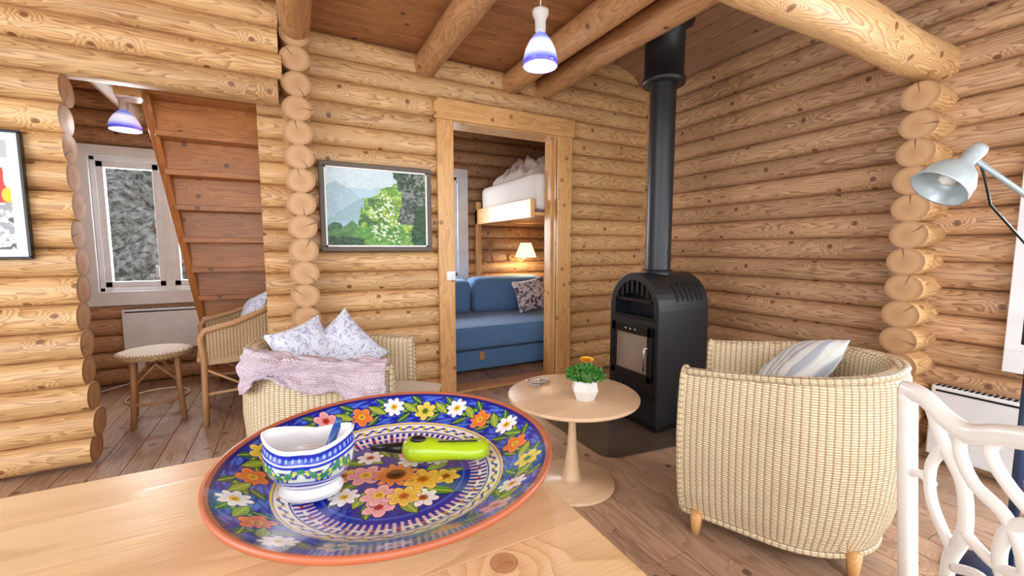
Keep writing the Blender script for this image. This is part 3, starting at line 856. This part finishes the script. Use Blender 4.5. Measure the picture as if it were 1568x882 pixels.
# ------------------------------------------------------------ bedroom
sb=empty('sofa_bed')
def softbox(b,x0,x1,y0,y1,z0,z1,p=.06):
    n=14
    cx,cy,cz=(x0+x1)/2,(y0+y1)/2,(z0+z1)/2; hx,hy,hz=(x1-x0)/2,(y1-y0)/2,(z1-z0)/2
    for ax in range(3):
        for s in (-1,1):
            def fn(u,v,ax=ax,s=s):
                a=[0,0,0]; a[ax]=s; a[(ax+1)%3]=2*u-1; a[(ax+2)%3]=2*v-1
                h=(hx,hy,hz); q=[a[i]*h[i] for i in range(3)]
                i_=[max(-(h[i]-p),min(h[i]-p,q[i])) for i in range(3)]; d=Vector([q[i]-i_[i] for i in range(3)])
                if d.length>p: d=d.normalized()*p
                r=[i_[i]+d[i] for i in range(3)]
                return (cx+r[0],cy+r[1],cz+r[2]),(r[0],r[1]+r[2],.4)
            b.grid(fn,n,n)
b=MB(); b.box(.75,2.6,3.38,4.2,.03,.20); b.obj('base',[M_blue],sb,bevel=.01)
b=MB(); softbox(b,.75,2.6,3.34,4.22,.215,.43,.04); b.obj('mattress',[M_blue],sb)
b=MB(); softbox(b,.95,1.64,3.98,4.24,.43,.78,.07); softbox(b,1.66,2.5,3.98,4.24,.43,.80,.07); b.obj('back_cushions',[M_blue],sb)
b=MB(); b.box(1.45,1.50,3.365,3.379,.12,.19); b.obj('strap',[M_rattan],sb)
pillow('patterned_cushion',(2.22,3.78,.62),(-.3,-.8,.35),.36,.36,.13,M_dark,.2)
bk=empty('bunk_bed')
b=MB(); b.box(1.83,1.87,3.13,4.34,1.36,1.52); b.box(1.87,2.9,3.13,4.34,1.38,1.41); b.box(1.83,1.88,4.28,4.34,0.0,1.6); b.obj('bed_frame',[M_trim],bk,bevel=.004)
b=MB(); softbox(b,1.88,2.85,3.14,4.33,1.42,1.76,.07); b.obj('mattress',[M_linen],bk)
b=MB()
def df(u,v):
    x=1.92+.65*u;y=3.25+.85*v
    e=(4*u*(1-u)*4*v*(1-v))**.4
    return (x,y,1.75+e*(.19+.12*noise.noise(Vector((x*9,y*9,1)))+.07*noise.noise(Vector((x*20,y*20,3))))),(x,y,0)
b.grid(df,60,60); b.obj('duvet',[M_bedc],bk)
rl=empty('reading_lamp')
b=MB(); b.lathe([(.12,0),(.115,.02),(.06,.16)],(2.38,4.18,1.0),28); b.obj('lamp_shade',[M_bulb],rl,solid=.002)
b=MB(); b.tube([(2.38,4.18,1.13),(2.38,4.18,1.02),(2.36,4.24,.95),(2.30,4.36,1.0),(2.30,4.39,1.0)],.007,8); b.lathe([(.0,0),(.04,0),(.04,.02),(0,.02)],(0,0,0),20,mat=TR(2.30,4.39,1.0,0,pi/2)); b.obj('lamp_arm',[M_trim],rl)
l=bpy.data.lights.new('reading_bulb','POINT'); l.energy=9; l.color=(1,.78,.5); l.shadow_soft_size=.04
o=bpy.data.objects.new('reading_bulb',l); S.collection.objects.link(o); o.parent=rl; o.location=(2.38,4.18,1.0)
b=MB()
for i in range(7):
    pts=[(2.02+.03*math.sin(i)+.015*math.sin(k*1.3+i),4.37-.01*(i%3),1.18-.05*k) for k in range(6)]
    b.tube(pts,.006,6)
b.obj('hanging_rope_decoration',[M_rattan])

# ------------------------------------------------------------ left room: wicker chair & stool
ws=empty('wicker_stool',TR(-.79,3.44,0))
b=MB(); b.lathe([(0,.45),(.17,.452),(.195,.445),(.20,.43),(.195,.415),(.17,.41),(0,.41)],n=40); b.obj('woven_top',[M_wick2],ws)
b=MB()
for k in range(4):
    a=pi/4+k*pi/2+.2; c,s_=math.cos(a),math.sin(a)
    b.tube([(.15*c,.15*s_,.42),(.155*c,.155*s_,.25),(.175*c,.175*s_,.0)],.016,8)
b.tube([(.16*math.cos(t),.16*math.sin(t),.14) for t in [2*pi*k/24 for k in range(24)]],.010,6,closed=True)
for k in range(4):
    a=pi/4+k*pi/2+.2; a2=a+pi/2
    b.tube([(.155*math.cos(a),.155*math.sin(a),.25),(.12*math.cos(a+pi/4),.12*math.sin(a+pi/4),.38),(.155*math.cos(a2),.155*math.sin(a2),.25)],.008,6)
b.obj('legs',[M_rattan],ws)
wc=empty('cane_armchair',TR(-.31,3.38,0,math.radians(188)))
b=MB(); W=.23
for sy_ in (-1,1):
    b.tube([(.22,sy_*W,0),(.215,sy_*W,.2),(.21,sy_*W,.42),(.225,sy_*W*1.08,.56),(.20,sy_*W*1.10,.60),(.05,sy_*W*1.10,.635),(-.12,sy_*W*1.05,.70),(-.22,sy_*W*.7,.80),(-.25,0,.84)],.018,10)
    b.tube([(-.22,sy_*W*.9,0),(-.21,sy_*W*.9,.4),(-.24,sy_*W*.8,.76)],.015,8)
    b.tube([(.21,sy_*W,.2),(-.21,sy_*W*.9,.2)],.010,6); b.tube([(.21,sy_*W,.36),(.0,sy_*W,.22),(-.21,sy_*W*.9,.36)],.009,6)
b.tube([(.21,-W,.2),(.21,W,.2)],.010,6); b.tube([(.21,-W,.36),(.215,0,.24),(.21,W,.36)],.009,6); b.tube([(.225,-W,.42),(.23,W,.42)],.018,8)
b.obj('cane_frame',[M_rattan],wc)
b=MB(); b.box(-.22,.225,-W,W,.38,.425)
b.grid(lambda u,v:((-.215-.03*v-.04*math.sin(pi*u),(-.21+.42*u)*(1-.15*v),.42+.38*v),(u*.45,v*.4,.2)),12,12)
for sy_ in (-1,1):
    def sp(u,v,sy_=sy_):
        x=.195-.40*u; zt=.60+.035*min(1,u*2)+.10*max(0,u-.4)/.6
        return (x,sy_*W*(1+.09*v*(1-u*.5)),.42+(zt-.42)*v),(u*.4,v*.2,.7)
    b.grid(sp,12,8)
b.obj('woven_seat_and_back',[M_wick2],wc,bevel=.006)
pillow('blue_floral_cushion',(-.24,3.36,.62),(-.85,-.30,.40),.32,.38,.11,M_floral,.3)

# ------------------------------------------------------------ white dining chair
fac=Vector((.80,-.60,0)).normalized(); wd=Vector((-.60,-.80,0)).normalized(); o0=Vector((.970,.300,0))
MC=Matrix(((wd.x,fac.x,0,o0.x),(wd.y,fac.y,0,o0.y),(0,0,1,0),(0,0,0,1)))
dc=empty('white_dining_chair')
def T(x,y,z): return MC@Vector((x,y,z))
def rb(b,pts,w,th=.014):
    ps=[T(x,-.05*(z-.45),z) for x,z in pts]
    b.tube(ps,1.0,10,fa=th/2,fb=w/2,up=tuple(fac))
def sm(pts,n=6):
    out=[];P=[pts[0]]+list(pts)+[pts[-1]]
    for i in range(1,len(P)-2):
        for k in range(n):
            t=k/n; out.append(tuple(.5*((2*P[i][j])+(-P[i-1][j]+P[i+1][j])*t+(2*P[i-1][j]-5*P[i][j]+4*P[i+1][j]-P[i+2][j])*t*t+(-P[i-1][j]+3*P[i][j]-3*P[i+1][j]+P[i+2][j])*t**3) for j in range(2)))
    out.append(tuple(pts[-1])); return out
WD=.46
b=MB()
for X in (0.0,WD):
    sg=1 if X==0 else -1
    rb(b,sm([(X+.02*sg,0),(X+.01*sg,.45),(X,.7),(X-.005*sg,.848)]),.032,.026)
rb(b,sm([(-.012,.850),(.03,.850),(.08,.830),(.12,.826),(.17,.846),(.23,.860),(.29,.846),(.34,.826),(.38,.830),(.43,.850),(.472,.850)]),.032,.024)
rb(b,sm([(0,.47),(.23,.47),(.46,.47)]),.032,.02)
for m in (1,-1):
    f=lambda x: .23+m*(x-.23)
    rb(b,sm([(f(.045),.84),(f(.075),.785),(f(.11),.74),(f(.115),.67),(f(.09),.60),(f(.095),.53),(f(.13),.47)]),.024)
    rb(b,sm([(f(.12),.83),(f(.10),.80),(f(.125),.755),(f(.18),.73),(f(.205),.67),(f(.18),.60),(f(.13),.56),(f(.15),.50),(f(.19),.47)]),.021)
    rb(b,sm([(f(.16),.84),(f(.15),.81),(f(.19),.77),(f(.27),.73),(f(.29),.66),(f(.25),.60),(f(.20),.53),(f(.21),.47)]),.020)
    rb(b,sm([(f(.075),.785),(f(.05),.74),(f(.055),.68),(f(.10),.62)]),.019)
    rb(b,sm([(f(.115),.67),(f(.165),.655),(f(.205),.67)]),.017)
    rb(b,sm([(f(.10),.60),(f(.145),.62),(f(.18),.60)]),.015)
    rb(b,sm([(f(.0),.70),(f(.03),.715),(f(.055),.71)]),.015)
for X in (.02,WD-.02):
    b.tube([T(X,.42,0),T(X,.42,.43)],.019,8)
    b.tube([T(X,.02,.2),T(X,.42,.2)],.011,8)
b.tube([T(.02,.22,.2),T(WD-.02,.22,.2)],.011,8)
for a,c in (((0,.0),(0,.44)),((WD,.0),(WD,.44)),((0,.44),(WD,.44)),((0,.0),(WD,.0))):
    b.tube([T(a[0],a[1],.41),T(c[0],c[1],.41)],1.0,4,fa=.03,fb=.012,up=(0,0,1))
b.obj('chair_frame',[M_white2],dc)
b=MB(); pillowmesh(b,WD-.0,.46,.08,.1,mat=MC@TR(WD/2,.22,.45)); b.obj('red_seat_pad',[M_red],dc)

# ------------------------------------------------------------ architect floor lamp
fl=empty('adjustable_floor_lamp')
b=MB(); b.lathe([(0,0),(.14,0),(.14,.02),(.03,.035),(0,.035)],(2.03,.385,0),32); b.tube([(2.03,.385,.02),(2.03,.385,.84)],.013,10); b.lathe([(.0,.8),(.025,.8),(.025,.9),(0,.9)],(2.03,.385,0),16)
b.obj('stand',[M_navy],fl)
J1=Vector((2.03,.385,.88)); J2=Vector((2.14,.30,1.10)); J3=Vector((1.80,.50,1.37))
b=MB()
for off in (-.012,.012):
    o_=Vector((0,off,off)); b.tube([J1+o_,J2+o_],.006,8); b.tube([J2+o_,J3+o_],.007,8)
b.lathe([(0,-.02),(.02,-.02),(.02,.02),(0,.02)],(0,0,0),14,mat=TR(J2.x,J2.y,J2.z,0,pi/2)); b.lathe([(0,-.016),(.018,-.016),(.018,.016),(0,.016)],(0,0,0),14,mat=TR(J3.x,J3.y,J3.z,0,pi/2))
hel=[J2.lerp(J3,.05+.2*k/120)+Vector((.008*math.cos(k*.8),.008*math.sin(k*.8),-.02)) for k in range(120)]
b.tube(hel,.0015,5)
b.obj('spring_arm',[M_lampgrey],fl)
ax=Vector((-.58,.34,-.74)).normalized()
hm=aim(J3,ax)@Matrix.Scale(.86,4)
b=MB(); b.lathe([(0,-.045),(.022,-.043),(.026,-.03),(.026,.03),(.040,.045),(.060,.065),(.078,.10),(.084,.14),(.085,.148),(.080,.145),(.074,.10),(.05,.065),(0,.05)],n=36,mat=hm)
b.obj('lamp_head',[M_lampgrey],fl)
b=MB(); b.lathe([(0,.05),(.018,.06),(.028,.09),(.022,.115),(0,.125)],n=20,mat=hm); b.obj('bulb_glass',[M_white2],fl)
b=MB(); b.tube([J3+Vector((.02,0,.03)),J3+Vector((.05,-.02,-.06)),J3+Vector((.08,-.03,-.14)),J2+Vector((-.12,.06,-.08)),J2+Vector((-.09,.03,-.2)),(2.04,.37,.6),(2.05,.36,.05)],.0035,6); b.obj('lamp_cable',[M_black2],fl)

# ------------------------------------------------------------ lights / world
w=bpy.data.worlds.new('World'); S.world=w; w.use_nodes=True
bg=w.node_tree.nodes['Background']; bg.inputs[0].default_value=(.86,.93,1,1); bg.inputs[1].default_value=1.7
def area(name,loc,to,sx,sy,e,col=(1,1,1)):
    l=bpy.data.lights.new(name,'AREA'); l.shape='RECTANGLE'; l.size=sx;l.size_y=sy;l.energy=e;l.color=col
    o=bpy.data.objects.new(name,l); S.collection.objects.link(o); o.location=loc
    o.rotation_euler=(Vector(to)-Vector(loc)).to_track_quat('-Z','Y').to_euler(); return o
area('daylight_rear',(.3,-1.6,1.5),(.6,2.5,1.3),4.5,2.0,80,(.95,.975,1))
area('fill_side',(-2.35,.4,1.4),(2,1.5,1.2),1.8,1.4,55,(.95,.975,1))  # added fill lamp to brighten the right wall and stove, not a window
area('daylight_right_window',(3.25,.0,1.1),(0,1.2,1.0),1.0,.85,75,(.88,.94,1))
area('daylight_left_window',(-.88,4.75,1.35),(-.6,2.5,.6),.8,.95,45,(.92,.96,1))
area('daylight_bed_window',(1.28,4.75,1.35),(1.6,3.4,.8),.65,.95,42,(.94,.96,1))
sun=bpy.data.lights.new('outdoor_sun','SUN'); sun.energy=1.2; sun.angle=.2
o=bpy.data.objects.new('outdoor_sun',sun); S.collection.objects.link(o); o.rotation_euler=(math.radians(50),0,math.radians(-20))

cam=bpy.data.cameras.new('cam'); cam.sensor_width=36; cam.lens=660/1600*36; cam.clip_start=.01
co=bpy.data.objects.new('camera',cam); S.collection.objects.link(co); co.location=(0,0,1.1)
co.rotation_euler=(math.radians(90-5.37),0,math.radians(-27.8)); S.camera=co
